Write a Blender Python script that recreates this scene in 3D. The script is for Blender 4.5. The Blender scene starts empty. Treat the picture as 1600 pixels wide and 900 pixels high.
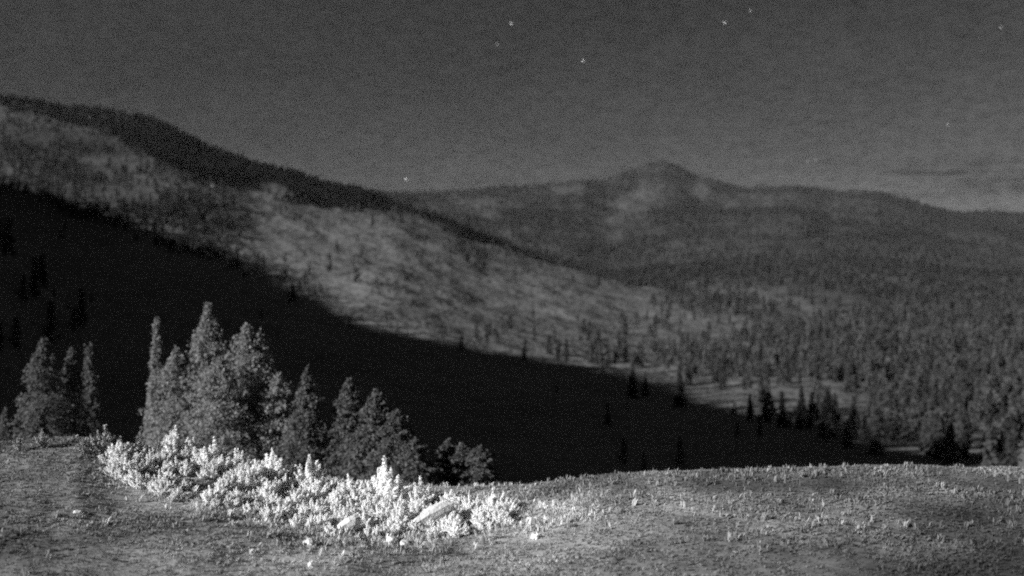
import bpy, math, random
import numpy as np
from mathutils import Vector
random.seed(7)
rng = np.random.default_rng(11)
sc = bpy.context.scene
C = sc.collection
R = math.radians

# ---------------------------------------------------------------- camera, light, sky
CAM_Z = 8.0
F = 1716.0                      # focal length in photo pixels (photo is 1600 wide)
cam_d = bpy.data.cameras.new('camera')
cam = bpy.data.objects.new('camera', cam_d); C.objects.link(cam); sc.camera = cam
cam.location = (0, 0, CAM_Z); cam.rotation_euler = (R(90), 0, 0)
cam_d.sensor_width = 36; cam_d.lens = 36 * F / 1600
cam_d.clip_start = 0.1; cam_d.clip_end = 90000
cam_d.dof.use_dof = True; cam_d.dof.focus_distance = 42; cam_d.dof.aperture_fstop = 0.23

SUN_AZ = -121.0                 # moon stands low on the left, a little behind the camera
SUN_EL = 21.0
s_dir = Vector((math.sin(R(SUN_AZ)) * math.cos(R(SUN_EL)), math.cos(R(SUN_AZ)) * math.cos(R(SUN_EL)), math.sin(R(SUN_EL))))
sun_d = bpy.data.lights.new('moon_light', 'SUN'); sun = bpy.data.objects.new('moon_light', sun_d); C.objects.link(sun)
sun_d.energy = 4.8; sun_d.angle = R(0.6); sun_d.color = (1, 1, 1)
sun.rotation_euler = (-s_dir).to_track_quat('-Z', 'Y').to_euler()
sun.location = s_dir * 100

w = bpy.data.worlds.new('World'); sc.world = w; w.use_nodes = True
nt = w.node_tree; N = nt.nodes; Lk = nt.links
for n in list(N): N.remove(n)
def mk(t, **kw):
    n = N.new(t)
    for k, v in kw.items(): setattr(n, k, v)
    return n
def wmath(op, a, b=None, c=None, clamp=False):
    n = N.new('ShaderNodeMath'); n.operation = op; n.use_clamp = clamp
    for i, v in enumerate((a, b, c)):
        if v is None: continue
        if isinstance(v, (int, float)): n.inputs[i].default_value = v
        else: Lk.new(v, n.inputs[i])
    return n.outputs[0]
sky = mk('ShaderNodeTexSky'); sky.sky_type = 'NISHITA'; sky.sun_disc = False
sky.sun_elevation = R(SUN_EL); sky.sun_rotation = R(SUN_AZ % 360); sky.altitude = 1500
sky.air_density = 1.0; sky.dust_density = 0.6; sky.ozone_density = 1.0
bw = mk('ShaderNodeRGBToBW'); Lk.new(sky.outputs[0], bw.inputs[0])
tc = mk('ShaderNodeTexCoord'); sep = mk('ShaderNodeSeparateXYZ'); Lk.new(tc.outputs['Generated'], sep.inputs[0])
# fine mottle imitating sensor grain and one thin streaky cloud bank low in the sky
mp = mk('ShaderNodeMapping'); mp.inputs['Scale'].default_value = (1, 1, 2.8); Lk.new(tc.outputs['Generated'], mp.inputs[0])
nz = mk('ShaderNodeTexNoise'); nz.inputs['Scale'].default_value = 75; nz.inputs['Detail'].default_value = 4; nz.inputs['Roughness'].default_value = 0.75
Lk.new(mp.outputs[0], nz.inputs['Vector'])
nz3 = mk('ShaderNodeTexNoise'); nz3.inputs['Scale'].default_value = 9; nz3.inputs['Detail'].default_value = 3; Lk.new(mp.outputs[0], nz3.inputs['Vector'])
grain = wmath('ADD', wmath('MULTIPLY', wmath('SUBTRACT', nz.outputs[0], 0.5), 1.9), wmath('MULTIPLY', wmath('SUBTRACT', nz3.outputs[0], 0.5), 0.36))
mp2 = mk('ShaderNodeMapping'); mp2.inputs['Scale'].default_value = (3, 3, 60); mp2.inputs['Rotation'].default_value = (0, R(2.5), 0); Lk.new(tc.outputs['Generated'], mp2.inputs[0])
nz2 = mk('ShaderNodeTexNoise'); nz2.inputs['Scale'].default_value = 2.2; nz2.inputs['Detail'].default_value = 3; Lk.new(mp2.outputs[0], nz2.inputs['Vector'])
azx = wmath('DIVIDE', sep.outputs[0], wmath('MAXIMUM', sep.outputs[1], 0.01))
m_az = mk('ShaderNodeMapRange'); m_az.interpolation_type = 'SMOOTHSTEP'; Lk.new(azx, m_az.inputs[0])
m_az.inputs[1].default_value = 0.31; m_az.inputs[2].default_value = 0.37
m_el = mk('ShaderNodeMapRange'); m_el.interpolation_type = 'SMOOTHSTEP'; Lk.new(wmath('ABSOLUTE', wmath('SUBTRACT', sep.outputs[2], 0.092)), m_el.inputs[0])
m_el.inputs[1].default_value = 0.021; m_el.inputs[2].default_value = 0.006
mask = wmath('MULTIPLY', m_az.outputs[0], m_el.outputs[0])
m_st = mk('ShaderNodeMapRange'); Lk.new(nz2.outputs[0], m_st.inputs[0]); m_st.inputs[1].default_value = 0.42; m_st.inputs[2].default_value = 0.6
cloud = wmath('MULTIPLY', wmath('MULTIPLY', mask, m_st.outputs[0]), -0.62)
mod = wmath('ADD', wmath('ADD', 1.0, grain), cloud)
val = wmath('MULTIPLY', wmath('MAXIMUM', wmath('MULTIPLY', wmath('POWER', wmath('DIVIDE', bw.outputs[0], 4.6), 1.45), 4.6 * 0.64), 1.6), mod)
bg = mk('ShaderNodeBackground'); Lk.new(val, bg.inputs[0]); bg.inputs[1].default_value = 0.0104
wo = mk('ShaderNodeOutputWorld'); Lk.new(bg.outputs[0], wo.inputs[0])

sc.view_settings.view_transform = 'Standard'; sc.view_settings.look = 'None'
sc.view_settings.exposure = 0.85; sc.view_settings.gamma = 1
sc.cycles.volume_bounces = 0; sc.cycles.max_bounces = 12; sc.cycles.diffuse_bounces = 8; sc.cycles.filter_width = 1.9
sc.cycles.use_denoising = False

# ---------------------------------------------------------------- helpers
def vnoise2(x, y, seed=0):
    x = np.asarray(x, float); y = np.asarray(y, float)
    xi = np.floor(x).astype(np.int64); yi = np.floor(y).astype(np.int64)
    xf = x - xi; yf = y - yi
    def h(a, b):
        n = (a * 374761393 + b * 668265263 + seed * 974634777) & 0xffffffff
        n = ((n ^ (n >> 13)) * 1274126177) & 0xffffffff
        return ((n ^ (n >> 16)) & 0xffff) / 65535.0
    u = xf * xf * (3 - 2 * xf); v = yf * yf * (3 - 2 * yf)
    return (h(xi, yi) * (1 - u) + h(xi + 1, yi) * u) * (1 - v) + (h(xi, yi + 1) * (1 - u) + h(xi + 1, yi + 1) * u) * v
def fbm(x, y, oct=4, seed=0):
    s = 0; a = 0.5
    for i in range(oct):
        s = s + a * vnoise2(x * 2 ** i, y * 2 ** i, seed + i * 7); a *= 0.5
    return s / (1 - 0.5 ** oct)      # 0..1

def mesh_np(name, V, Fc, mat, smooth=False, attrs=None):
    """Fc: (n,3) or (n,4) index array"""
    me = bpy.data.meshes.new(name)
    V = np.asarray(V, np.float32); Fc = np.asarray(Fc, np.int32); k = Fc.shape[1]
    me.vertices.add(len(V)); me.vertices.foreach_set('co', V.ravel())
    me.loops.add(Fc.size); me.loops.foreach_set('vertex_index', Fc.ravel())
    me.polygons.add(len(Fc)); me.polygons.foreach_set('loop_start', np.arange(0, Fc.size, k, dtype=np.int32))
    me.polygons.foreach_set('loop_total', np.full(len(Fc), k, np.int32))
    if smooth: me.polygons.foreach_set('use_smooth', np.ones(len(Fc), bool))
    if attrs:
        for an, av in attrs.items():
            at = me.attributes.new(an, 'FLOAT', 'POINT'); at.data.foreach_set('value', np.asarray(av, np.float32))
    me.materials.append(mat); me.update(calc_edges=True); me.validate()
    return me
def link(name, data, parent=None, loc=None):
    o = bpy.data.objects.new(name, data); C.objects.link(o)
    if parent: o.parent = parent
    if loc is not None: o.location = loc
    return o
def tag(o, label=None, cat=None, group=None, kind=None):
    if label: o['label'] = label
    if cat: o['category'] = cat
    if group: o['group'] = group
    if kind: o['kind'] = kind
    return o

def material(name, base, var=0.3, scale=1.0, rough=0.9, trans=0.0, attr=None, scale2=None, var2=0.0, bump=0.0, spec=0.15, island=0.0):
    m = bpy.data.materials.new(name); m.use_nodes = True
    nt = m.node_tree; n = nt.nodes; l = nt.links
    for x in list(n): n.remove(x)
    out = n.new('ShaderNodeOutputMaterial'); p = n.new('ShaderNodeBsdfPrincipled')
    p.inputs['Roughness'].default_value = rough; p.inputs['Specular IOR Level'].default_value = spec
    def mm(op, a, b):
        x = n.new('ShaderNodeMath'); x.operation = op
        for i, v in enumerate((a, b)):
            if isinstance(v, (int, float)): x.inputs[i].default_value = v
            else: l.new(v, x.inputs[i])
        return x.outputs[0]
    geo = n.new('ShaderNodeNewGeometry')
    t = n.new('ShaderNodeTexNoise'); t.inputs['Scale'].default_value = scale; t.inputs['Detail'].default_value = 5; t.inputs['Roughness'].default_value = 0.65
    l.new(geo.outputs['Position'], t.inputs['Vector'])
    v = mm('ADD', 1.0, mm('MULTIPLY', mm('SUBTRACT', t.outputs[0], 0.5), var * 4))
    if scale2:
        t2 = n.new('ShaderNodeTexNoise'); t2.inputs['Scale'].default_value = scale2; t2.inputs['Detail'].default_value = 4
        l.new(geo.outputs['Position'], t2.inputs['Vector'])
        v = mm('MULTIPLY', v, mm('ADD', 1.0, mm('MULTIPLY', mm('SUBTRACT', t2.outputs[0], 0.5), var2 * 4)))
    if island:
        v = mm('MULTIPLY', v, mm('ADD', 1 - island, mm('MULTIPLY', geo.outputs['Random Per Island'], island * 2)))
    if attr:
        a = n.new('ShaderNodeAttribute'); a.attribute_name = attr
        v = mm('MULTIPLY', v, a.outputs['Fac'])
    v = mm('MAXIMUM', mm('MINIMUM', mm('MULTIPLY', v, base), 0.88), 0.01)
    cc = n.new('ShaderNodeCombineColor'); [l.new(v, cc.inputs[i]) for i in range(3)]
    l.new(cc.outputs[0], p.inputs['Base Color'])
    if bump:
        b = n.new('ShaderNodeBump'); b.inputs['Strength'].default_value = bump; b.inputs['Distance'].default_value = 0.5 / scale
        l.new(t.outputs[0], b.inputs['Height']); l.new(b.outputs[0], p.inputs['Normal'])
    if trans:
        tr = n.new('ShaderNodeBsdfTranslucent'); l.new(cc.outputs[0], tr.inputs[0])
        mx = n.new('ShaderNodeMixShader'); mx.inputs[0].default_value = trans
        l.new(p.outputs[0], mx.inputs[1]); l.new(tr.outputs[0], mx.inputs[2]); l.new(mx.outputs[0], out.inputs[0])
    else: l.new(p.outputs[0], out.inputs[0])
    return m

M_hill = material('hill_grass', 0.106, 0.26, 0.020, attr='tone', scale2=0.12, var2=0.16, bump=0.6)
M_mead = material('meadow_soil', 0.27, 0.25, 1.3, attr='tone', scale2=6.0, var2=0.15, bump=0.25)
M_grass = material('grass_blades', 0.30, 0.30, 0.6, trans=0.25, attr='tone', island=0.15)
M_shrub = material('lamplit_shrub_leaves', 0.88, 0.03, 1.5, trans=0.42, island=0.12, rough=0.6)  # near-white leaves: the lamp's hot spot is put into their colour
M_mshrub = material('half_lit_shrub_leaves', 0.74, 0.08, 1.5, trans=0.35, island=0.25)  # dimmer copy for the left end, where the painted lamplight weakens
M_dshrub = material('dull_shrub_leaves', 0.24, 0.12, 1.5, trans=0.12, island=0.40, rough=0.7)
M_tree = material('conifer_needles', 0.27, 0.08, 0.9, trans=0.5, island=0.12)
M_tree2 = material('lamp_falloff_needles', 0.14, 0.10, 0.9, trans=0.5, island=0.15)  # darker copy: lamp falloff outside the main clump painted into the needles
M_far = material('distant_needles', 0.055, 0.20, 0.03, attr='tone')
M_stem = material('pale_stems', 0.45, 0.2, 6.0)
M_bark = material('bark', 0.08, 0.3, 4.0, bump=0.4)
M_rock = material('pale_rock', 0.55, 0.18, 2.0, bump=0.6, scale2=12, var2=0.12)
M_slab = material('white_rock', 0.60, 0.18, 2.0, bump=0.6, scale2=10, var2=0.08)

# ---------------------------------------------------------------- terrain
def az_of_px(px): return math.degrees(math.atan((px - 800) / F))
K1 = [(-180, 420, 1100), (-100, 400, 1200), (-60, 260, 1300)] + [(az_of_px(x), y, Y) for x, y, Y in (
    (-300, 135, 1450), (0, 152, 1400), (60, 163, 1380), (120, 174, 1360), (190, 182, 1330), (245, 193, 1300), (290, 216, 1260), (340, 238, 1240), (400, 262, 1210),
    (450, 275, 1190), (500, 290, 1170), (560, 303, 1150), (620, 322, 1120), (700, 350, 1090), (760, 378, 1060), (850, 408, 1000),
    (930, 432, 960), (1000, 446, 930), (1090, 470, 820), (1200, 505, 640), (1330, 530, 540), (1600, 540, 520), (2200, 530, 520))] + [(60, 400, 1000), (100, 400, 1100), (180, 420, 1100)]
K2 = [(-180, 380, 3000), (-100, 380, 3000), (-60, 320, 3000)] + [(az_of_px(x), y, Y) for x, y, Y in (
    (-300, 300, 2900), (0, 310, 2800), (400, 312, 2700), (560, 303, 2700), (640, 304, 2750), (700, 301, 2800), (760, 297, 2800), (820, 295, 2850), (870, 288, 2900),
    (915, 284, 2950), (945, 283, 3050), (970, 272, 3200), (1000, 265, 3350), (1020, 258, 3420), (1036, 254, 3450), (1056, 260, 3400), (1090, 276, 3300), (1130, 289, 3200),
    (1170, 297, 3100), (1250, 294, 3000), (1300, 299, 3000), (1370, 303, 2950), (1420, 314, 2950), (1455, 325, 2900), (1500, 334, 2900), (1550, 332, 3000), (1600, 334, 3000), (2200, 300, 3000))] + [(60, 340, 3000), (100, 380, 3000), (180, 380, 3000)]
K1 = np.array(K1); K2 = np.array(K2)
Y0 = 100.0; PY0 = 805.0
def cosc(a): return np.maximum(np.cos(np.radians(a)), 0.55)
def hill_z(a, r):
    """terrain height at azimuth a (deg) and distance r"""
    a = np.asarray(a, float); r = np.asarray(r, float)
    c = cosc(a); Y = r * c
    y1 = np.interp(a, K1[:, 0], K1[:, 1]); Y1 = np.interp(a, K1[:, 0], K1[:, 2])
    y2 = np.interp(a, K2[:, 0], K2[:, 1]); Y2 = np.interp(a, K2[:, 0], K2[:, 2])
    t = np.log(np.maximum(Y, 1) / Y0) / np.log(Y1 / Y0)
    tt = np.sign(t) * np.abs(t) ** (1 / 0.9)
    pyA = PY0 + (y1 - PY0) * np.minimum(tt, 1)
    # rounded dip behind the first crest, then the back ridge
    Yd = Y1 * 1.28; left = np.clip((y2 - y1) / 60, 0, 1)
    right = np.clip((a - 5) / 8, 0, 1) * np.clip((50 - a) / 10, 0, 1)
    yd = y1 + (10 + 110 * left) * (1 - right) - 22 * right
    s = np.clip((Y - Y1) / (Yd - Y1), 0, 1); s = s * s * (3 - 2 * s)
    pyB = y1 + (yd - y1) * s
    q = np.clip((Y - Yd) / (Y2 - Yd), 0, 1)
    pyC = yd + (y2 - yd) * q ** (0.8 - 0.22 * right)
    py = np.where(Y < Y1, pyA, np.where(Y < Yd, pyB, pyC))
    far = np.clip((Y - Y2) / (Y2 * 0.9), 0, 1)
    py = py + (440 - py) * (far * far * (3 - 2 * far))
    z = CAM_Z + Y * (450 - py) / F
    x = r * np.sin(np.radians(a)); yy = r * np.cos(np.radians(a))
    fade = np.clip((r - 90) / 300, 0.1, 1)
    nearC = np.exp(-((Y - Y1) / (0.10 * Y1)) ** 2) * (1 - right) + np.exp(-((Y - Y2) / (0.1 * Y2)) ** 2)
    amp = 0.020 * (1 - 0.75 * np.clip(nearC, 0, 1))
    z = z + fade * amp * np.minimum(r, 3500) * (fbm(x / 170 + 9, yy / 170 + 3, 4, 3) - 0.5)
    z = z + 0.0045 * np.minimum(r, 3500) * (fbm(x / 33 + 5, yy / 33, 3, 5) - 0.5)
    return z
def project(x, y, z): return 800 + F * x / y, 450 - F * (z - CAM_Z) / y

# shadow edge in photo pixels (the far side of the valley lies in the shade of a hill beyond the left edge)
EDGE = np.array([(-400, 250), (0, 300), (60, 308), (110, 333), (170, 348), (250, 385), (340, 407), (400, 440), (470, 478), (530, 512), (620, 527), (700, 545), (800, 560),
                 (900, 578), (1000, 603), (1060, 632), (1150, 648), (1230, 665), (1310, 692), (1400, 718), (1500, 730), (1700, 745)], float)
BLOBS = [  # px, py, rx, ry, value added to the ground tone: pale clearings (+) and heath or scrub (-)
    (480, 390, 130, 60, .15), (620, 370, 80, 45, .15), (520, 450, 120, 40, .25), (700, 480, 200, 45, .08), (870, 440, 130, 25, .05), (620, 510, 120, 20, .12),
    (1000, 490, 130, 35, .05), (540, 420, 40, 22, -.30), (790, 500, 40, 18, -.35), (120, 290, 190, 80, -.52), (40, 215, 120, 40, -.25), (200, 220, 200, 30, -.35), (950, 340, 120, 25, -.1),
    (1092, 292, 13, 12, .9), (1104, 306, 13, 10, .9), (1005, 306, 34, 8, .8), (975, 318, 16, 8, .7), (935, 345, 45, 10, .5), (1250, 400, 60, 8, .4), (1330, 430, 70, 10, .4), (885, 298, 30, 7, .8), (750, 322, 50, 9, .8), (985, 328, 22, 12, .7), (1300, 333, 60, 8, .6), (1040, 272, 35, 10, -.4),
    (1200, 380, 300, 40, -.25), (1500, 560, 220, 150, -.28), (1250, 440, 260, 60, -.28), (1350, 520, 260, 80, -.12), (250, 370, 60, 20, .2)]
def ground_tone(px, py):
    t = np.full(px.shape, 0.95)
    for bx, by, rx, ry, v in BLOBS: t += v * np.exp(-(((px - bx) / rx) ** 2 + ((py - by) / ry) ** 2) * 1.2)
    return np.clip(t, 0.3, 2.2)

na_in = 620
az = np.concatenate([np.linspace(-180, -34, 70, endpoint=False), np.linspace(-34, 34, na_in, endpoint=False), np.linspace(34, 180, 70)])
def build_hill(name, r, label=None):
    A, Rr = np.meshgrid(az, r)
    Z = hill_z(A, Rr)
    X = Rr * np.sin(np.radians(A)); Yy = Rr * np.cos(np.radians(A))
    V = np.stack([X, Yy, Z], -1).reshape(-1, 3)
    Ys = np.maximum(Yy, 1)
    px = 800 + F * X / Ys; py = 450 - F * (Z - CAM_Z) / Ys
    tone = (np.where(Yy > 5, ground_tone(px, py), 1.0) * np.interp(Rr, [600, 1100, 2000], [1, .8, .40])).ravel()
    nr, na = A.shape
    i = np.arange(nr - 1)[:, None] * na + np.arange(na - 1)[None, :]
    Fc = np.stack([i, i + 1, i + na + 1, i + na], -1).reshape(-1, 4)[:, ::-1]
    o = link(name, mesh_np(name, V, Fc, M_hill, True, {'tone': tone}))
    return tag(o, label, None, None, 'structure')
rs1 = np.exp(np.linspace(math.log(92), math.log(1600), 230))
rs2 = np.exp(np.linspace(math.log(1600), math.log(7500), 120))
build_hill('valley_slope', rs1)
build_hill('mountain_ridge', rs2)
# plain reaching the horizon
ang = np.linspace(0, 2 * math.pi, 97)[:-1]
V = []; 
for rr in (7000, 14000, 30000, 60000):
    V += [(rr * math.sin(t), rr * math.cos(t), 25 if rr > 7000 else 20) for t in ang]
Fc = [(k * 96 + i, k * 96 + (i + 1) % 96, (k + 1) * 96 + (i + 1) % 96, (k + 1) * 96 + i) for k in range(3) for i in range(96)]
tag(link('plain', mesh_np('plain', V, np.array(Fc)[:, ::-1], M_hill, True, {'tone': np.ones(len(V))})), kind='structure')

# near meadow: a knoll whose rim runs across the picture, dropping into the valley behind
RIM = np.array([(-1200, 700), (0, 700), (60, 693), (120, 690), (180, 702), (250, 706), (320, 712), (400, 730), (460, 745), (520, 758), (600, 770), (700, 772), (820, 768), (900, 760),
                (960, 752), (1050, 748), (1150, 745), (1300, 740), (1450, 737), (1600, 735), (2800, 725)], float)
def rim_y(px): return 47 + 3.0 * np.sin(px / 240.0)
def meadow_z(x, y):
    x = np.asarray(x, float); y = np.asarray(y, float)
    a = np.degrees(np.arctan2(x, y)); r = np.hypot(x, y)
    c = cosc(a); Y = r * c
    front = np.abs(a) < 57
    px = np.clip(800 + F * np.tan(np.radians(np.clip(a, -57, 57))), -1200, 2800)
    yr = np.where(front, np.interp(px, RIM[:, 0], RIM[:, 1]), 740); YR = rim_y(px)
    zr = CAM_Z + YR * (450 - yr) / F
    z0 = 0.1
    q = np.clip((Y - 24) / (YR - 24), 0, 1)
    z = z0 + (zr - z0) * (q * q * (3 - 2 * q))
    d = np.maximum(Y - YR, 0)
    z = z - d * d / (d + 9) * 0.42
    z = z + (0.55 * (fbm(x / 7 + 3, y / 7, 4, 21) - 0.5) + 0.18 * (fbm(x / 1.3, y / 1.3, 3, 22) - 0.5)) * np.clip(1.3 - q * 0.6, 0.4, 1)
    return z
def mead_tone(x, y):  # pool of lamplight and its dim edges painted into the tone, plus noise
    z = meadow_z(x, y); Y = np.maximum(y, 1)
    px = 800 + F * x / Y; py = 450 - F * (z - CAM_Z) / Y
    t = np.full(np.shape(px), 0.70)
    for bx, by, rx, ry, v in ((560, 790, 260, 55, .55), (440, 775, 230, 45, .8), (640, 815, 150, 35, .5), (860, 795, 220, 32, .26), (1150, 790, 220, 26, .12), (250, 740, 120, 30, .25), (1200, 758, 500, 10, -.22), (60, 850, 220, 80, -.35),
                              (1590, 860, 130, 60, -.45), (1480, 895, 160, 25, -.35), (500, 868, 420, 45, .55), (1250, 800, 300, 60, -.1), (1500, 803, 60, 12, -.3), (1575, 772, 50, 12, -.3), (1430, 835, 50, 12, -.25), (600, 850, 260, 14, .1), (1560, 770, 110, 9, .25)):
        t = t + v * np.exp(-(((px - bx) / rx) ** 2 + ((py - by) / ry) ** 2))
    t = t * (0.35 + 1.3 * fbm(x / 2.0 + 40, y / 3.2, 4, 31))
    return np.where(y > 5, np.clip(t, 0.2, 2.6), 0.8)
az2 = np.concatenate([np.linspace(-180, -32, 60, endpoint=False), np.linspace(-32, 32, 420, endpoint=False), np.linspace(32, 180, 60)])
r2 = np.concatenate([[0.01, 4, 8, 12, 16, 20, 24], np.linspace(26, 62, 200), np.linspace(64, 130, 30)])
A, Rr = np.meshgrid(az2, r2); X = Rr * np.sin(np.radians(A)); Yy = Rr * np.cos(np.radians(A)); Z = meadow_z(X, Yy)
Z = np.where(Rr > 60, np.minimum(Z, np.where(Rr > 110, -20, 1e3)), Z)
nr, na = A.shape; i = np.arange(nr - 1)[:, None] * na + np.arange(na - 1)[None, :]
Fc = np.stack([i, i + 1, i + na + 1, i + na], -1).reshape(-1, 4)[:, ::-1]
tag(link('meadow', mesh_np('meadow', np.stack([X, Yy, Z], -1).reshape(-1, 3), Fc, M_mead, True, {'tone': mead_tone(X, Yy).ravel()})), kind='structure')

# ---------------------------------------------------------------- unseen hill beyond the left edge, crest shaped to cast the valley shade
def py_to_point(px, py):
    a = az_of_px(px); r = np.exp(np.linspace(math.log(100), math.log(1600), 600)); zz = hill_z(np.full_like(r, a), r)
    yy = r * math.cos(R(a)); p = 450 - F * (zz - CAM_Z) / yy
    k = np.argmax(p <= py) if (p <= py).any() else -1
    return np.array([r[k] * math.sin(R(a)), yy[k], zz[k]])
sd = np.array(s_dir)
crest = []
for ex, ey in EDGE[::-1]:
    if ex > 1550 or ex < 0: continue
    P = py_to_point(ex, ey)
    dist = np.interp(P[1], [150, 300, 500, 900], [300, 330, 340, 360])
    crest.append(P + sd * dist)
crest = np.array(crest)
head = crest[0]
pre = np.array([np.array([66., 160, -2]), np.array([70., 166, -4]), np.array([76., 174, -6])]) + sd * 300
tail = np.array([crest[-1] + np.array([-150, 260, 25]), crest[-1] + np.array([-300, 700, -20])])
crest = np.vstack([pre, crest, tail])
# resample
seg = np.r_[0, np.cumsum(np.linalg.norm(np.diff(crest[:, :2], axis=0), axis=1))]
S = np.linspace(0, seg[-1], 160); cr = np.stack([np.interp(S, seg, crest[:, k]) for k in range(3)], -1)
for _ in range(3): cr[1:-1] = (cr[:-2] + 2 * cr[1:-1] + cr[2:]) / 4
tan = np.gradient(cr[:, :2], axis=0); tan /= np.linalg.norm(tan, axis=1)[:, None]; nrm = np.tile(sd[:2] / np.linalg.norm(sd[:2]), (len(tan), 1))
offs = np.linspace(-1, 1, 41); prof = np.cos(offs * math.pi / 2) ** 1.5
TREE_H = 3.0
V = []
for k in range(len(cr)):
    hgt = cr[k, 2] - TREE_H * 0.8 + 45; wid = max(hgt * 1.35, 40)
    endf = (0.0, 0.6, 1.0)[min(k, 2)]
    for o_, p_ in zip(offs, prof):
        q = cr[k, :2] + nrm[k] * o_ * wid
        V.append((q[0], q[1], -45 + hgt * p_ * (0.15 + 0.85 * endf) + (fbm(q[0] / 20, q[1] / 20, 3, 8) - .5) * 6 * min(1, (1 - abs(o_)) * 4)))
V = np.array(V, float); n = len(offs); i = np.arange(len(cr) - 1)[:, None] * n + np.arange(n - 1)[None, :]
Fc = np.stack([i, i + 1, i + n + 1, i + n], -1).reshape(-1, 4)
tag(link('caster_hill', mesh_np('caster_hill', V, Fc, M_hill, True, {'tone': np.full(len(V), .8)})), kind='structure')
hillV = V

# ---------------------------------------------------------------- middle-ground conifers
def conifer_crown(H, W, seed, nb=95, per=46, lo=0.04, shape=0.8, leaf=0.2):
    r_ = np.random.default_rng(seed); V = []; limbs = []
    for b in range(nb):
        f = lo + (1 - lo) * ((b + r_.uniform(0, 1)) / nb) ** 1.0
        L = W * ((1 - f) ** shape) * r_.uniform(.7, 1.12) * (1.12 - .42 * ((f * max(6, H / .95)) % 1.0)) + 0.008 * H
        t = b * 2.399 + r_.uniform(-.5, .5); z0 = f * H
        rise = (0.35 if f > .75 else -0.10) * L
        d = np.array([math.cos(t), math.sin(t), 0])
        tip = np.array([0, 0, z0]) + d * L + np.array([0, 0, rise]); limbs.append((np.array([0, 0, z0]), tip))
        m = max(8, int(per * (0.3 + L / W)))
        s = r_.uniform(0.12, 1.0, m) ** 0.7
        c = np.array([0, 0, z0])[None] + (tip - np.array([0, 0, z0]))[None] * s[:, None]
        side = np.cross(d, (0, 0, 1)); wdt = 0.26 * L * (1.15 - s) + .006 * H
        c = c + side[None] * (r_.normal(0, 1, m) * wdt)[:, None]; c[:, 2] += r_.normal(0, .012 * H, m) - 0.10 * L * s ** 2 + r_.uniform(-.2, .05, m) * leaf
        nrmv = r_.normal(0, 1, (m, 3)); nrmv[:, 2] += 0.6; nrmv /= np.linalg.norm(nrmv, axis=1)[:, None]
        u = np.cross(nrmv, r_.normal(0, 1, (m, 3))); u /= np.linalg.norm(u, axis=1)[:, None]; w_ = np.cross(nrmv, u)
        sz = leaf * r_.uniform(.5, 1.25, m)[:, None]; a2 = r_.uniform(.45, .9, m)[:, None]
        V.append(np.stack([c - u * sz, c + w_ * sz * a2, c + u * sz, c - w_ * sz * a2], 1).reshape(-1, 3))
    # leader
    V = np.vstack(V); Fc = np.arange(len(V)).reshape(-1, 4)
    return V, Fc, limbs
def tube(V, Fq, p, q, r0, r1, n=6):
    p = np.array(p, float); q = np.array(q, float); d = q - p; d /= np.linalg.norm(d); u = np.cross(d, (0.3, 0.9, 0.1)); u /= np.linalg.norm(u); w_ = np.cross(d, u); b = len(V)
    for pt, rr in ((p, r0), (q, r1)):
        for k in range(n):
            t = 2 * math.pi * k / n; V.append(pt + (u * math.cos(t) + w_ * math.sin(t)) * rr)
    for k in range(n): Fq.append((b + k, b + (k + 1) % n, b + n + (k + 1) % n, b + n + k))

# ---------------------------------------------------------------- far trees
def far_tree_mesh(seed, tiers=5, sides=8, wide=0.24):
    """unit-high conifer of ragged overlapping tiers, triangles only"""
    r_ = np.random.default_rng(seed); V = []; T = []
    def cone(z0, z1, rad, off):
        b = len(V)
        V.append((off[0], off[1], z1))
        for k in range(sides):
            t = 2 * math.pi * (k + r_.uniform(-.3, .3)) / sides; q = rad * r_.uniform(0.6, 1.25)
            V.append((off[0] + q * math.cos(t), off[1] + q * math.sin(t), z0 + r_.uniform(-.05, .04)))
        for k in range(sides): T.append((b, b + 1 + k, b + 1 + (k + 1) % sides))
    for k in range(tiers):
        f = k / tiers
        cone(0.06 + f * 0.82, min(1.0, 0.06 + f * 0.82 + 0.34), wide * (1 - f) ** 0.75 + 0.03, (r_.uniform(-.02, .02), r_.uniform(-.02, .02)))
    b = len(V); w_ = 0.02
    for z_ in (-0.06, 0.3):
        for t in (0, 2.09, 4.19): V.append((w_ * math.cos(t), w_ * math.sin(t), z_))
    for k in range(3):
        a_, b_ = b + k, b + (k + 1) % 3; T += [(a_, b_, b_ + 3), (a_, b_ + 3, a_ + 3)]
    return np.array(V), np.array(T)
def bushy_tree_mesh(seed):
    """unit-high broad tree: irregular crown of overlapping leaf clumps on a trunk"""
    r_ = np.random.default_rng(seed); V = []; T = []
    for k in range(9):
        c = np.array([r_.normal(0, .14), r_.normal(0, .14), r_.uniform(.3, .85)]); rad = r_.uniform(.13, .22) * (1.1 - 0.4 * abs(c[2] - .5))
        b = len(V); pts = [(0, 0, 1)] + [(math.cos(t) * .9, math.sin(t) * .9, .35) for t in np.linspace(0, 6.28, 6)[:-1]] + [(math.cos(t) * .85, math.sin(t) * .85, -.45) for t in np.linspace(.6, 6.88, 6)[:-1]] + [(0, 0, -1)]
        for p in pts: V.append(c + rad * np.array(p) * r_.uniform(.75, 1.25))
        for j in range(5):
            j2 = (j + 1) % 5
            T += [(b, b + 1 + j, b + 1 + j2), (b + 1 + j, b + 6 + j, b + 1 + j2), (b + 1 + j2, b + 6 + j, b + 6 + j2), (b + 11, b + 6 + j2, b + 6 + j)]
    b = len(V); w_ = 0.03
    for z_ in (-0.06, 0.5):
        for t in (0, 2.09, 4.19): V.append(np.array((w_ * math.cos(t), w_ * math.sin(t), z_)))
    for k in range(3):
        a_, b_ = b + k, b + (k + 1) % 3; T += [(a_, b_, b_ + 3), (a_, b_ + 3, a_ + 3)]
    return np.array(V), np.array(T)
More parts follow.
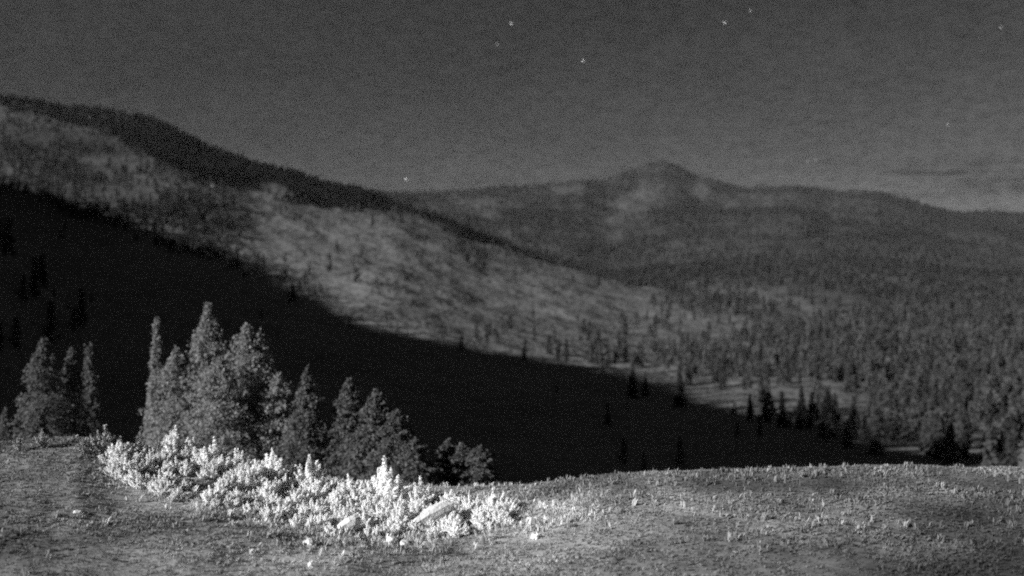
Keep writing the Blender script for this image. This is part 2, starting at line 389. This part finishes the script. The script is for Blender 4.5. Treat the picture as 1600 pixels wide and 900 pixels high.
FT = [far_tree_mesh(s, 5, 8, wd) for s, wd in ((1, .2), (2, .24), (3, .17), (4, .27))] + [bushy_tree_mesh(s) for s in (5, 6)]
LT = []
for k in range(6):
    v, t, _l = conifer_crown(1.0, (.2, .25, .17, .22, .33, .38)[k], 800 + k, 18, 7, 0.05 if k < 4 else .2, .75 if k < 4 else .42, .10)
    LT.append((v, np.vstack([t[:, [0, 1, 2]], t[:, [0, 2, 3]]])))
def join_instances(name, P, H, mat, sources, tone, seed=0, wid=None):
    r_ = np.random.default_rng(seed); kind = r_.integers(0, len(sources), len(P)); rot = r_.uniform(0, 6.283, len(P))
    wid = np.ones(len(P)) if wid is None else wid
    VV = []; TT = []; AT = []; base = 0
    for s, (v, t) in enumerate(sources):
        ix = np.where(kind == s)[0]
        if not len(ix): continue
        c, sn = np.cos(rot[ix]), np.sin(rot[ix]); h = H[ix][:, None]; wv = (H[ix] * wid[ix])[:, None]
        x = (v[None, :, 0] * c[:, None] - v[None, :, 1] * sn[:, None]) * wv + P[ix, 0][:, None]
        y = (v[None, :, 0] * sn[:, None] + v[None, :, 1] * c[:, None]) * wv + P[ix, 1][:, None]
        z = v[None, :, 2] * h + P[ix, 2][:, None]
        VV.append(np.stack([x, y, z], -1).reshape(-1, 3)); AT.append(np.repeat(tone[ix], len(v)))
        TT.append((t[None] + (np.arange(len(ix)) * len(v))[:, None, None]).reshape(-1, 3) + base); base += len(ix) * len(v)
    return link(name, mesh_np(name, np.vstack(VV), np.vstack(TT), mat, False, {'tone': np.concatenate(AT)}))

# candidate sites, even over the ground in the wedge seen (and a margin)
ncand = 260000
ca = rng.uniform(-33, 33, ncand); cr_ = np.exp(rng.uniform(math.log(105), math.log(3600), ncand))
cz = hill_z(ca, cr_); cx = cr_ * np.sin(np.radians(ca)); cy = cr_ * np.cos(np.radians(ca))
cpx, cpy = project(cx, cy, cz)
edge = np.interp(cpx, EDGE[:, 0], EDGE[:, 1])
y1c = np.interp(ca, K1[:, 0], K1[:, 1]); Y1c = np.interp(ca, K1[:, 0], K1[:, 2]); front = cy < Y1c * 1.02 + np.clip((cpx - 1050) / 200, 0, 1) * 350 * np.clip(vnoise2(cx / 120, cy / 120, 77) + .3, 0, 1)
Y2c = np.interp(ca, K2[:, 0], K2[:, 2])
clump = fbm(cx / 60, cy / 60, 3, 51); clump2 = fbm(cx / 260, cy / 260, 3, 52)
# stems per candidate, as a probability: candidates are uniform in log distance so they thin with r^2
dens = np.zeros(ncand)
# dark valley wood
dens += np.where(front & (cpy > edge + 6), 0.0012, 0)
# upper left wooded slope and its dark crest
L = np.clip((480 - cpx) / 160, 0, 1)
open_ = (0.005 + 0.045 * np.clip((clump - .5) * 6, 0, 1)) 
leftw = (0.03 + 0.16 * np.clip((clump - .42) * 6, 0, 1))
rightw = np.clip((cpx - 950) / 350, 0, 1) * (0.02 + 0.36 * np.clip((.55 * clump + .45 * clump2 - .47) * 10, 0, 1)) * np.interp(cpy, [520, 620], [1, .45])
dens += np.where(front & (cpy <= edge + 6), open_ * (1 - L) + leftw * L + rightw, 0)
for bx, by, rx, ry in ((540, 420, 40, 22), (795, 500, 36, 13), (120, 335, 60, 14), (250, 330, 60, 10), (1400, 615, 28, 34), (1500, 620, 14, 45), (1540, 655, 12, 22), (1590, 670, 14, 30), (870, 595, 40, 14)):
    dens += np.where(front & (cpy < edge), 0.16 * np.exp(-(((cpx - bx) / rx) ** 2 + ((cpy - by) / ry) ** 2)), 0)
band_w = np.interp(cpx, [0, 150, 250, 400, 560, 700, 760, 800], [14, 26, 60, 48, 30, 16, 3, 0])
dens += np.where(front & (cpy < y1c + band_w) & (cpx < 800), 0.9, 0)
clear = np.zeros(ncand)
for bx, by, rx, ry in ((480, 380, 120, 45), (620, 370, 70, 35), (1095, 292, 18, 20), (1000, 308, 30, 12), (885, 296, 30, 8), (750, 322, 50, 10), (985, 325, 22, 12), (700, 440, 90, 22), (720, 495, 130, 26), (600, 490, 110, 22), (880, 480, 130, 26), (400, 300, 50, 14)):
    clear += 1.5 * np.exp(-(((cpx - bx) / rx) ** 2 + ((cpy - by) / ry) ** 2) * .8)
bk = (~front) & (cy < Y2c * 1.05)
dens += np.where(bk, 0.10 + 0.9 * np.clip((.6 * fbm(cx / 210, cy / 330, 3, 57) + .4 * fbm(cx / 70, cy / 110, 2, 58) - .46) * 9, 0, 1), 0)
crest_all = (front & (cpy < y1c + band_w) & (cpx < 800))
y2c = np.interp(ca, K2[:, 0], K2[:, 1])
dens += np.where(bk & (cpy < y2c + 9), .35, 0)
dens *= np.clip(1 - clear * 1.1, 0.03, 1)
keep = (cy > 138) & (rng.uniform(0, 1, ncand) < dens * np.clip(cr_ / 700, 0.12, 1.3) ** 1.2)
crestband = crest_all[keep]; P = np.stack([cx, cy, cz], -1)[keep]; kpx = cpx[keep]; kpy = cpy[keep]; kin = (cpy > edge + 6)[keep] & front[keep]
H = rng.uniform(3.5, 8.5, len(P)) * np.where((kpx > 1000) & (P[:, 1] < 900), .9, 1) * np.where(rng.uniform(0, 1, len(P)) < .15, 1.3, 1) * np.where(P[:, 1] > 1500, 1.15, 1) * np.where(kin & (P[:, 1] < 600), 0.6, 1)
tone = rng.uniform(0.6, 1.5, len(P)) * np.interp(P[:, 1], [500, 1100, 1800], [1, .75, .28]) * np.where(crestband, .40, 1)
inview = (kpx > -10) & (kpx < 1610) & (kpy < 740)
score = np.where(inview & ~kin & (kpy > y_ if (y_ := 0) else inview & ~kin), H / P[:, 1], 0)
single = np.argsort(-score)[:270]
single = single[score[single] > 0]
rest = np.ones(len(P), bool); rest[single] = False
dark = rest & kin; slope = rest & ~kin & (P[:, 1] < 1400); back = rest & ~kin & (P[:, 1] >= 1400)
print('far trees', len(P), dark.sum(), slope.sum(), back.sum())
for nm, mk_, lab in (('valley_wood', dark, 'unlit conifer wood filling the dark valley side'), ('slope_wood', slope, 'scattered woodland over the pale moonlit slope'), ('mountain_wood', back, 'patchy woodland covering the back mountain ridge')):
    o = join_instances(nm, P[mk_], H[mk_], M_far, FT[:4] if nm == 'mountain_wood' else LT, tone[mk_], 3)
    tag(o, lab, 'woodland', None, 'stuff')
# unseen trees added to roughen the shadow edge of the hill outside the frame
sel = hillV.reshape(len(cr), n, 3)[:, 6:-6].reshape(-1, 3); sel = sel[rng.uniform(0, 1, len(sel)) < .45] + rng.normal(0, 3, (int(1), 3)) * 0
sel2 = np.repeat(hillV.reshape(len(cr), n, 3)[6:, 20:21].reshape(-1, 3), 4, 0); sel2[:, :2] += rng.normal(0, 5, (len(sel2), 2))
sel = np.vstack([sel, sel2]); sel[:, 2] -= .3
tag(join_instances('caster_hill_wood', sel, np.r_[rng.uniform(5, 10, len(sel) - len(sel2)), rng.uniform(5, 15, len(sel2))], M_far, LT[:4], np.ones(len(sel)), 5), 'unseen conifer wood added on the shadow-casting hill', 'woodland', None, 'stuff')
# the largest trees on the lit slope, one object each
fm = []
for k in range(6):
    v, t, _l = conifer_crown(1.0, (.2, .26, .17, .23, .34, .4)[k], 700 + k, 34, 16, 0.05 if k < 4 else .22, .75 if k < 4 else .42, .065)
    b = len(v); tv = []; tf = []
    tube(tv, tf, (0, 0, -.06), (0, 0, .9), .02, .004, 5)
    v = np.vstack([v, np.array(tv)]); t = np.vstack([t, np.array(tf) + b])
    fm.append(mesh_np('slope_tree', v, t, M_far, False, {'tone': np.full(len(v), 0.6 + 0.10 * k)}))
REG = ((330, 'above the leftmost conifers'), (560, 'above the main conifer clump'), (720, 'between the clump and the saddle'), (900, 'left of the mountain peak'), (1060, 'straight below the mountain peak'),
       (1180, 'just right below the peak'), (1290, 'above the tip of the shade'), (1390, 'beyond the tip of the shade'), (1470, 'where the shade thins out'), (1540, 'near the right end of the slope'), (9999, 'at the far right end of the slope'))
ORD = ('first', 'second', 'third', 'fourth', 'fifth', 'sixth', 'seventh', 'eighth', 'ninth', 'tenth', 'eleventh', 'twelfth', 'thirteenth', 'fourteenth', 'fifteenth', 'sixteenth', 'seventeenth', 'eighteenth', 'nineteenth', 'twentieth') + tuple('twenty-' + q for q in ('first', 'second', 'third', 'fourth', 'fifth', 'sixth', 'seventh', 'eighth', 'ninth')) + ('thirtieth',) + tuple('thirty-' + q for q in ('first', 'second', 'third', 'fourth', 'fifth', 'sixth', 'seventh', 'eighth', 'ninth'))
bins = {}
for j in single:
    k = random.randrange(6); reg = next(t for lim, t in REG if kpx[j] < lim)
    row = 'low' if kpy[j] > 660 else 'halfway down' if kpy[j] > 590 else 'high'
    bins.setdefault((reg, row, k >= 4, H[j] > 8.2), []).append((j, k))
for (reg, row, bro, tall), lst in bins.items():
    lst.sort(key=lambda q: kpx[q[0]])
    for num, (j, k) in enumerate(lst):
        o = link('broadleaf_tree' if bro else 'conifer_tree', fm[k]); o.location = P[j]; o.rotation_euler.z = random.uniform(0, 6.28); o.scale = (H[j], H[j], H[j])
        lab = ('taller ' if tall else 'smaller ') + ('round-crowned tree ' if bro else 'pointed conifer ') + row + ' on the lit slope ' + reg
        if len(lst) > 1: lab = (ORD[num] if num < len(ORD) else 'last') + ' ' + lab
        tag(o, ' '.join(lab.split()[:16]), 'tree', 'round-crowned trees on the lit slope' if bro else 'pointed conifers on the lit slope')
# tall trees whose tops rise out of the shade at its edge
for ex, ey, hh, lab in ((988, 622, 11, 'tall lit tree standing out of the shade, left one of a pair'), (1008, 620, 8, 'shorter lit tree just right of the tall one at the shade edge'),
                        (1062, 636, 12, 'lone tall lit tree in the middle of the shade edge'), (1222, 668, 8, 'lit tree at the lower right end of the shade edge')):
    p = py_to_point(ex, ey); o = link('conifer_tree', fm[2]); o.location = p; o.scale = (hh, hh, hh); tag(o, lab, 'tree')

# middle-ground conifers
def mid_tree(px, pytop, Y, W, label, seed, nb=95, per=46, shape=.8, leaf=.2, group=None):
    x = (px - 800) / F * Y; zt = CAM_Z - (pytop - 450) / F * Y; zb = float(meadow_z(x, Y)) - 0.1
    if Y > 110: zb = float(hill_z(math.degrees(math.atan2(x, Y)), math.hypot(x, Y))) - .1
    Ht = zt - zb
    root = bpy.data.objects.new('conifer_tree', None); C.objects.link(root); root.location = (x, Y, zb); root.empty_display_size = .3
    V, Fc, limbs = conifer_crown(Ht * .99, W, seed, nb, per, shape=shape, leaf=leaf)
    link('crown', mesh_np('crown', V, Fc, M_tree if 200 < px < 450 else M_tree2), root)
    TV = []; TF = []
    hs = [0, .15, .45, .8, 1.0]; rr = [.022 * Ht, .018 * Ht, .012 * Ht, .005 * Ht, .001 * Ht]
    bend = np.random.default_rng(seed).normal(0, .04, 2)
    for k in range(4):
        tube(TV, TF, (bend[0] * math.sin(hs[k] * 3), bend[1] * math.sin(hs[k] * 3), hs[k] * Ht), (bend[0] * math.sin(hs[k + 1] * 3), bend[1] * math.sin(hs[k + 1] * 3), hs[k + 1] * Ht), rr[k], rr[k + 1], 8)
    for a_, b_ in limbs: tube(TV, TF, a_, b_, .035, .008, 3)
    link('trunk', mesh_np('trunk', np.array(TV), np.array(TF), M_bark, True), root)
    return tag(root, label, 'tree', group)
TREES = [  # px, top py, depth, half width m, shape, branches, label
    (68, 532, 84, 3.0, .62, 100, 'broad conifer with a domed top, leftmost large tree of the picture'),
    (112, 546, 86, 1.9, .62, 80, 'narrow conifer close beside the broad domed leftmost one'),
    (140, 538, 92, 1.3, .7, 70, 'thin dim conifer third from the left edge, apart from its neighbours'),
    (8, 640, 84, 1.6, .7, 60, 'low dim conifer cut by the left edge of the picture'),
    (62, 646, 66, 1.0, .7, 60, 'young conifer in front of the broad domed one'),
    (245, 500, 86, 1.0, .75, 80, 'thin spire-like conifer left of the tallest tree'),
    (276, 545, 82, 2.9, .6, 110, 'rounded shoulder conifer between the thin spire and the tallest tree'),
    (325, 478, 82, 3.1, .70, 150, 'tallest conifer in the middle of the main clump'),
    (345, 560, 77, 3.4, .6, 120, 'lower conifer standing in front of the tallest one'),
    (386, 508, 80, 2.9, .55, 150, 'broad conifer with a double top, second tallest of the main clump'),
    (404, 522, 80, 2.9, .6, 100, 'slightly lower right-hand top of the double-topped conifer'),
    (436, 585, 78, 3.0, .6, 100, 'conifer on the right flank of the main clump'),
    (480, 576, 72, 2.3, .85, 100, 'slender pointed conifer alone between two clumps'),
    (545, 594, 72, 2.2, .62, 110, 'taller conifer at the left of the right-hand clump'),
    (588, 609, 69, 2.3, .62, 110, 'conifer with a blunt top in the middle of the right-hand clump'),
    (620, 642, 66, 2.0, .6, 90, 'lower conifer closing the right-hand clump'),
    (648, 686, 64, 1.7, .6, 80, 'low bushy conifer right of the right-hand clump'),
    (700, 688, 69, 1.5, .55, 80, 'low dim conifer, left one of the last small clump'),
    (722, 694, 67, 1.5, .5, 80, 'low dim conifer in the middle of the last small clump'),
    (750, 698, 65, 1.5, .5, 80, 'low dim conifer at the right end of the small clump'),
]
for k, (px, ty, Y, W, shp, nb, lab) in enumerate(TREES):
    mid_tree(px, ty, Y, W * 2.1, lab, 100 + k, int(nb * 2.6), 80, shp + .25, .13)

# ---------------------------------------------------------------- shrubs on the bank, lamplight put into their leaf tone
def shrub_mesh(seed, nleaf=1100, leaf=.05, tall=1.0, mat=M_shrub):
    """many leafy shoots fanning up from one foot, the middle ones longest"""
    r_ = np.random.default_rng(seed); ns = 22; sh = []
    for k in range(ns):
        t = r_.uniform(0, 6.28); q = r_.uniform(0, 1) ** .7; ln = tall * (1.12 - .62 * q) * r_.uniform(.75, 1.1)
        a = np.array([.14 * q * math.cos(t), .14 * q * math.sin(t), 0]); tip = np.array([.62 * q * math.cos(t), .62 * q * math.sin(t), ln])
        sh.append((a, tip))
    ix = r_.integers(0, ns, nleaf); A_ = np.array([q[0] for q in sh])[ix]; B_ = np.array([q[1] for q in sh])[ix]
    f = r_.uniform(.12, 1.0, nleaf) ** .8; ph = r_.uniform(0, 6.28, nleaf); rad = (.17 * (1.08 - f) + .012) * r_.uniform(.55, 1.1, nleaf)
    dv = np.stack([np.cos(ph), np.sin(ph), r_.uniform(-.3, .7, nleaf)], -1)
    c = A_ + (B_ - A_) * f[:, None] + dv * rad[:, None]; c[:, 2] = np.maximum(c[:, 2], .02)
    nv = dv + (B_ - A_) * .4 + r_.normal(0, .35, (nleaf, 3)); nv /= np.linalg.norm(nv, axis=1)[:, None]
    u = np.cross(nv, r_.normal(0, 1, (nleaf, 3))); u /= np.linalg.norm(u, axis=1)[:, None]; w_ = np.cross(nv, u)
    sz = leaf * r_.uniform(.6, 1.4, nleaf)[:, None]
    V = np.stack([c - u * sz, c + w_ * sz * .5, c + u * sz, c - w_ * sz * .5], 1).reshape(-1, 3)
    leaves = mesh_np('foliage', V, np.arange(len(V)).reshape(-1, 4), mat)
    TV = []; TF = []
    for a, b in sh: tube(TV, TF, a - np.array([0, 0, .05]), b, .012, .004, 4)
    stems = mesh_np('stem', np.array(TV), np.array(TF), M_stem)
    return leaves, stems
SH = [shrub_mesh(200 + k, 2300, .05, 1.0 + .12 * (k % 3)) for k in range(6)]
MS = [shrub_mesh(250 + k, 2000, .05, 1.0, M_mshrub) for k in range(4)]
DS = [shrub_mesh(300 + k, 1000, .05, 1.0, M_dshrub) for k in range(4)]
def ground_point(px, py):
    Y = np.linspace(20, 62, 500); x = (px - 800) / F * Y; z = meadow_z(x, Y); p = 450 - F * (z - CAM_Z) / Y
    k = np.argmax(p <= py) if (p <= py).any() else int(np.argmin(p))
    return x[k], Y[k], z[k]
def shrub(px, py, hpx, wf, label, group=None, dull=False):
    """py: foot of the shrub in the photograph, hpx: its height there"""
    x, Y, z = ground_point(px, py); lv, st = random.choice(DS if dull else MS if px < 390 - 90 * random.random() else SH)
    root = bpy.data.objects.new('shrub', None); C.objects.link(root); root.location = (x, Y, z); root.empty_display_size = .2
    h = hpx / F * Y / 1.15
    root.scale = (h * wf, h * wf, h); root.rotation_euler.z = random.uniform(0, 6.28)
    link('foliage', lv, root); link('stem', st, root)
    return tag(root, label, 'shrub', group)
TOP = np.array([(170, 712), (210, 705), (275, 700), (330, 708), (400, 735), (480, 748), (540, 762), (600, 768), (660, 775), (720, 782), (800, 788)], float)
BOT = np.array([(170, 740), (220, 760), (300, 785), (400, 805), (500, 825), (600, 838), (700, 835), (800, 812)], float)
for px, py, hp, wf, lab in ((275, 712, 42, .75, 'lamplit-toned shrub with a knobbly raised top, first peak of the bright bank'),
                            (425, 752, 44, 1.0, 'large lamplit-toned shrub forming the rounded peak of the bright bank'),
                            (485, 766, 38, 1.0, 'lamplit-toned shrub just right of the large rounded one on the bank'),
                            (600, 792, 54, 1.0, 'lamplit-toned shrub forming the last high peak before the open meadow'),
                            (655, 796, 36, .9, 'lamplit-toned shrub at the right end of the row of peaks'),
                            (545, 786, 34, .9, 'lamplit-toned shrub in the dip between two peaks of the bank'),
                            (200, 722, 26, 1.0, 'lamplit-toned shrub at the upper left end of the bright bank'),
                            (335, 728, 36, 1.0, 'lamplit-toned shrub between the knobbly and the rounded peak'),
                            (372, 740, 34, .9, 'lamplit-toned shrub on the left shoulder of the rounded peak')):
    shrub(px, py, hp * 1.2, wf * 1.2, lab)
for k in range(280):
    px = random.uniform(175, 800); tp = np.interp(px, TOP[:, 0], TOP[:, 1]); bt = np.interp(px, BOT[:, 0], BOT[:, 1])
    q = random.random() ** 1.1; py = tp + 10 + (bt - tp) * q
    shrub(px, py, random.uniform(16, 34) * (1 - .3 * q), random.uniform(.9, 1.7), 'small lamplit-toned shrub packed with others ' + ('at the left end of the bright bank' if px < 300 else 'below the knobbly peak of the bright bank' if px < 400 else 'below the rounded peak of the bright bank' if px < 500 else 'below the dip in the bright bank' if px < 590 else 'around the long slab on the bright bank' if px < 720 else 'at the thin right end of the bright bank'), 'small shrubs covering the bright bank')
for px, py, hp, wf, lab in ((163, 712, 52, 1.1, 'dull grey shrub with a pointed top between the two left tree groups'), (130, 708, 26, 1.1, 'low dull shrub left of the pointed grey one'),
                            (65, 700, 34, .9, 'dull upright shrub below the leftmost large conifer'), (30, 705, 26, 1.0, 'low dull shrub near the left edge of the meadow'), (248, 706, 26, .7, 'thin dull shrub in the gap before the bright bank'),
                            (345, 712, 22, 1.0, 'dull shrub behind the bright bank'), (955, 758, 14, 1.6, 'small flat shrub on the meadow rim under the dark valley'),
                            (1255, 746, 14, 1.3, 'small shrub on the right half of the meadow rim')):
    shrub(px, py, hp, wf, lab, None, True)

# ---------------------------------------------------------------- rocks and a bleached log
def rock_mesh(seed, mat):
    import bmesh
    r_ = random.Random(seed); bm = bmesh.new(); bmesh.ops.create_icosphere(bm, subdivisions=2, radius=.5)
    planes = [(Vector((r_.gauss(0, 1), r_.gauss(0, 1), r_.gauss(0, 1))).normalized(), r_.uniform(.28, .42)) for _ in range(9)]
    for v in bm.verts:
        for nn, d in planes:
            e = v.co.dot(nn) - d
            if e > 0: v.co -= nn * e * .9
        v.co += v.co.normalized() * r_.gauss(0, .008)
    me = bpy.data.meshes.new('rock'); bm.to_mesh(me); bm.free(); me.materials.append(mat); return me
for px, py, wp, hp, lab, sd_ in ((482, 853, 22, 12, 'small white stone alone below the bright bank', 1), (612, 850, 30, 12, 'flat pale slab of stone at the foot of the bank', 2), 
                                (632, 852, 14, 10, 'little white stone beside the flat slab', 4), (760, 806, 24, 16, 'pale stone at the right end of the bank', 5), (120, 802, 16, 5, 'lone light stone in the dim left meadow', 6), (835, 842, 14, 10, 'small light stone in the open meadow by itself', 7)):
    x, Y, z = ground_point(px, py); o = link('rock', rock_mesh(sd_, M_rock)); o.location = (x, Y, z + hp / F * Y * .25)
    o.scale = (wp / F * Y * 1.15, wp / F * Y, hp / F * Y * 1.5); o.rotation_euler = (random.uniform(-.2, .2), random.uniform(-.3, .3), random.uniform(0, 6.28)); tag(o, lab, 'rock')
for px, py, wp, hp, tilt, lab, sd_ in ((668, 822, 84, 26, .42, 'long white rock slab lying slantwise in the bright bank', 21), (545, 830, 36, 24, .5, 'white wedge-shaped rock leaning in the middle of the bank', 22)):
    x, Y, z = ground_point(px, py); o = link('rock', rock_mesh(sd_, M_slab)); o.location = (x, Y, z + hp / F * Y * .45)
    o.scale = (wp / F * Y * 1.2, hp / F * Y * 1.1, hp / F * Y * 1.3); o.rotation_euler = (-.55, -tilt, .45); tag(o, lab, 'rock')
# pale outcrop high on the left slope
for px, py, s_, lab in ((345, 289, 11, 'pale rock outcrop gleaming high on the left slope'), (333, 292, 6, 'smaller pale rock just below the slope outcrop')):
    p = py_to_point(px, py); o = link('rock', rock_mesh(50 + s_, M_rock)); o.location = p; o.scale = (s_, s_ * .8, s_ * .45); tag(o, lab, 'rock')

# ---------------------------------------------------------------- grass
def tuft(seed, nb=7, leafy=False):
    r_ = np.random.default_rng(seed); V = []; T = []
    for k in range(nb):
        t = r_.uniform(0, 6.28); o_ = r_.uniform(0, .35); b = np.array([o_ * math.cos(t), o_ * math.sin(t), -.05]); t2 = r_.uniform(0, 6.28)
        ln = r_.uniform(.25, .9); tip = b + np.array([ln * math.cos(t2), ln * math.sin(t2), r_.uniform(.5, 1)]); wv = np.array([-math.sin(t2), math.cos(t2), 0]) * r_.uniform(.06, .12)
        m_ = b + (tip - b) * .55 + np.array([0, 0, .18]); i0 = len(V)
        V += [b - wv * .6, b + wv * .6, m_ + wv, m_ - wv, tip]; T += [(i0, i0 + 1, i0 + 2), (i0, i0 + 2, i0 + 3), (i0 + 3, i0 + 2, i0 + 4)]
    return np.array(V), np.array(T)
TU = [tuft(400 + k) for k in range(6)]
ng = 62000
ga = rng.uniform(-29, 29, ng); gr = np.sqrt(rng.uniform(25 ** 2, 56 ** 2, ng)); gx = gr * np.sin(np.radians(ga)); gy = gr * np.cos(np.radians(ga)); gz = meadow_z(gx, gy)
gpx, gpy = project(gx, gy, gz)
ok = (gpy < 930) & (gpy > 660); gx, gy, gz = gx[ok], gy[ok], gz[ok]
ht = rng.uniform(.04, .11, len(gx)) * (0.6 + 0.9 * fbm(gx / 3, gy / 3, 2, 61))
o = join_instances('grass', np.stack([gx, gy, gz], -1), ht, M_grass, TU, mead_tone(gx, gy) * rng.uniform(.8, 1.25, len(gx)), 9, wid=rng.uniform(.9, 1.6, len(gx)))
tag(o, 'rough short grass covering the near meadow', 'grass', None, 'stuff')

nw = 16000
wa = rng.uniform(-29, 29, nw); wr = np.sqrt(rng.uniform(28 ** 2, 53 ** 2, nw)); wx = wr * np.sin(np.radians(wa)); wy = wr * np.cos(np.radians(wa)); wz = meadow_z(wx, wy); wpx, wpy = project(wx, wy, wz)
rimd = np.abs(wy - rim_y(wpx)); pw = np.clip((fbm(wx / 3.5, wy / 3.5, 3, 71) - .5) * 5, 0, 1) * .22 + .8 * np.exp(-((wpx - 520) / 260) ** 2 - ((wpy - np.interp(wpx, BOT[:, 0], BOT[:, 1]) - 4) / 22) ** 2) + .35 * np.exp(-((wpx - 850) / 150) ** 2 - ((wpy - 795) / 25) ** 2) + np.where(rimd < 1.6, .55 * vnoise2(wx * .7, wy * 0 + 3, 5), 0)
ok = (rng.uniform(0, 1, nw) < pw) & (wpy > 660); wx, wy, wz = wx[ok], wy[ok], wz[ok]
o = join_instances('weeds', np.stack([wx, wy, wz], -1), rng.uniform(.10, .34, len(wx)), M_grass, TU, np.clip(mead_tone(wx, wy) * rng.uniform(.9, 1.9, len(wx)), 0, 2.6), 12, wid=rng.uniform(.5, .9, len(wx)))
tag(o, 'taller tufts of weeds standing out of the meadow and along its rim', 'weeds', None, 'stuff')

# ---------------------------------------------------------------- stars
def star_mat(e):
    m = bpy.data.materials.new('star_glow'); m.use_nodes = True; nt = m.node_tree
    for x in list(nt.nodes): nt.nodes.remove(x)
    em = nt.nodes.new('ShaderNodeEmission'); em.inputs[1].default_value = e; ou = nt.nodes.new('ShaderNodeOutputMaterial'); nt.links.new(em.outputs[0], ou.inputs[0]); return m
import bmesh
bm = bmesh.new(); bmesh.ops.create_icosphere(bm, subdivisions=1, radius=1)
star_me = {}
for key, e in (('b', 3.2), ('m', 1.5), ('d', 0.7)):
    me = bpy.data.meshes.new('star'); bm.to_mesh(me); me.materials.append(star_mat(e)); star_me[key] = me
D = 60000.
for px, py, key, lab in ((799, 37, 'b', 'bright star high in the middle of the sky'), (777, 69, 'm', 'fainter star just below the bright middle one'), (911, 95, 'b', 'bright star lower right of the middle pair'),
                        (1132, 35, 'b', 'brightest star, high on the right of the middle'), (1172, 17, 'm', 'star just above and right of the brightest one'), (1531, 59, 'd', 'dim star, lower one of the top right pair'),
                        (1564, 42, 'm', 'star nearest the top right corner'), (634, 280, 'b', 'star low over the saddle of the ridge'), (1481, 195, 'm', 'single star above the right end of the ridge'),
                        (1263, 252, 'd', 'left one of two dim stars low over the ridge'), (1274, 250, 'd', 'right one of two dim stars low over the ridge')):
    o = link('star', star_me[key]); o.location = ((px - 800) / F * D, D, CAM_Z + (450 - py) / F * D); o.scale = (22, 22, 22); tag(o, lab, 'star')

# ---------------------------------------------------------------- air
m = bpy.data.materials.new('haze_air'); m.use_nodes = True; nt = m.node_tree
for x in list(nt.nodes): nt.nodes.remove(x)
vp = nt.nodes.new('ShaderNodeVolumePrincipled'); vp.inputs['Color'].default_value = (.9, .9, .9, 1); vp.inputs['Density'].default_value = 1.35e-5; vp.inputs['Anisotropy'].default_value = 0.0
ou = nt.nodes.new('ShaderNodeOutputMaterial'); nt.links.new(vp.outputs[0], ou.inputs['Volume'])
b = 8000.
V = [(x, y, z) for z in (-60, 620) for x, y in ((-b, -b), (b, -b), (b, b), (-b, b))]
o = link('haze', mesh_np('haze', V, np.array([(0, 3, 2, 1), (4, 5, 6, 7), (0, 1, 5, 4), (1, 2, 6, 5), (2, 3, 7, 6), (3, 0, 4, 7)]), m)); tag(o, 'thin night air veiling the far ridges', 'haze', None, 'stuff')
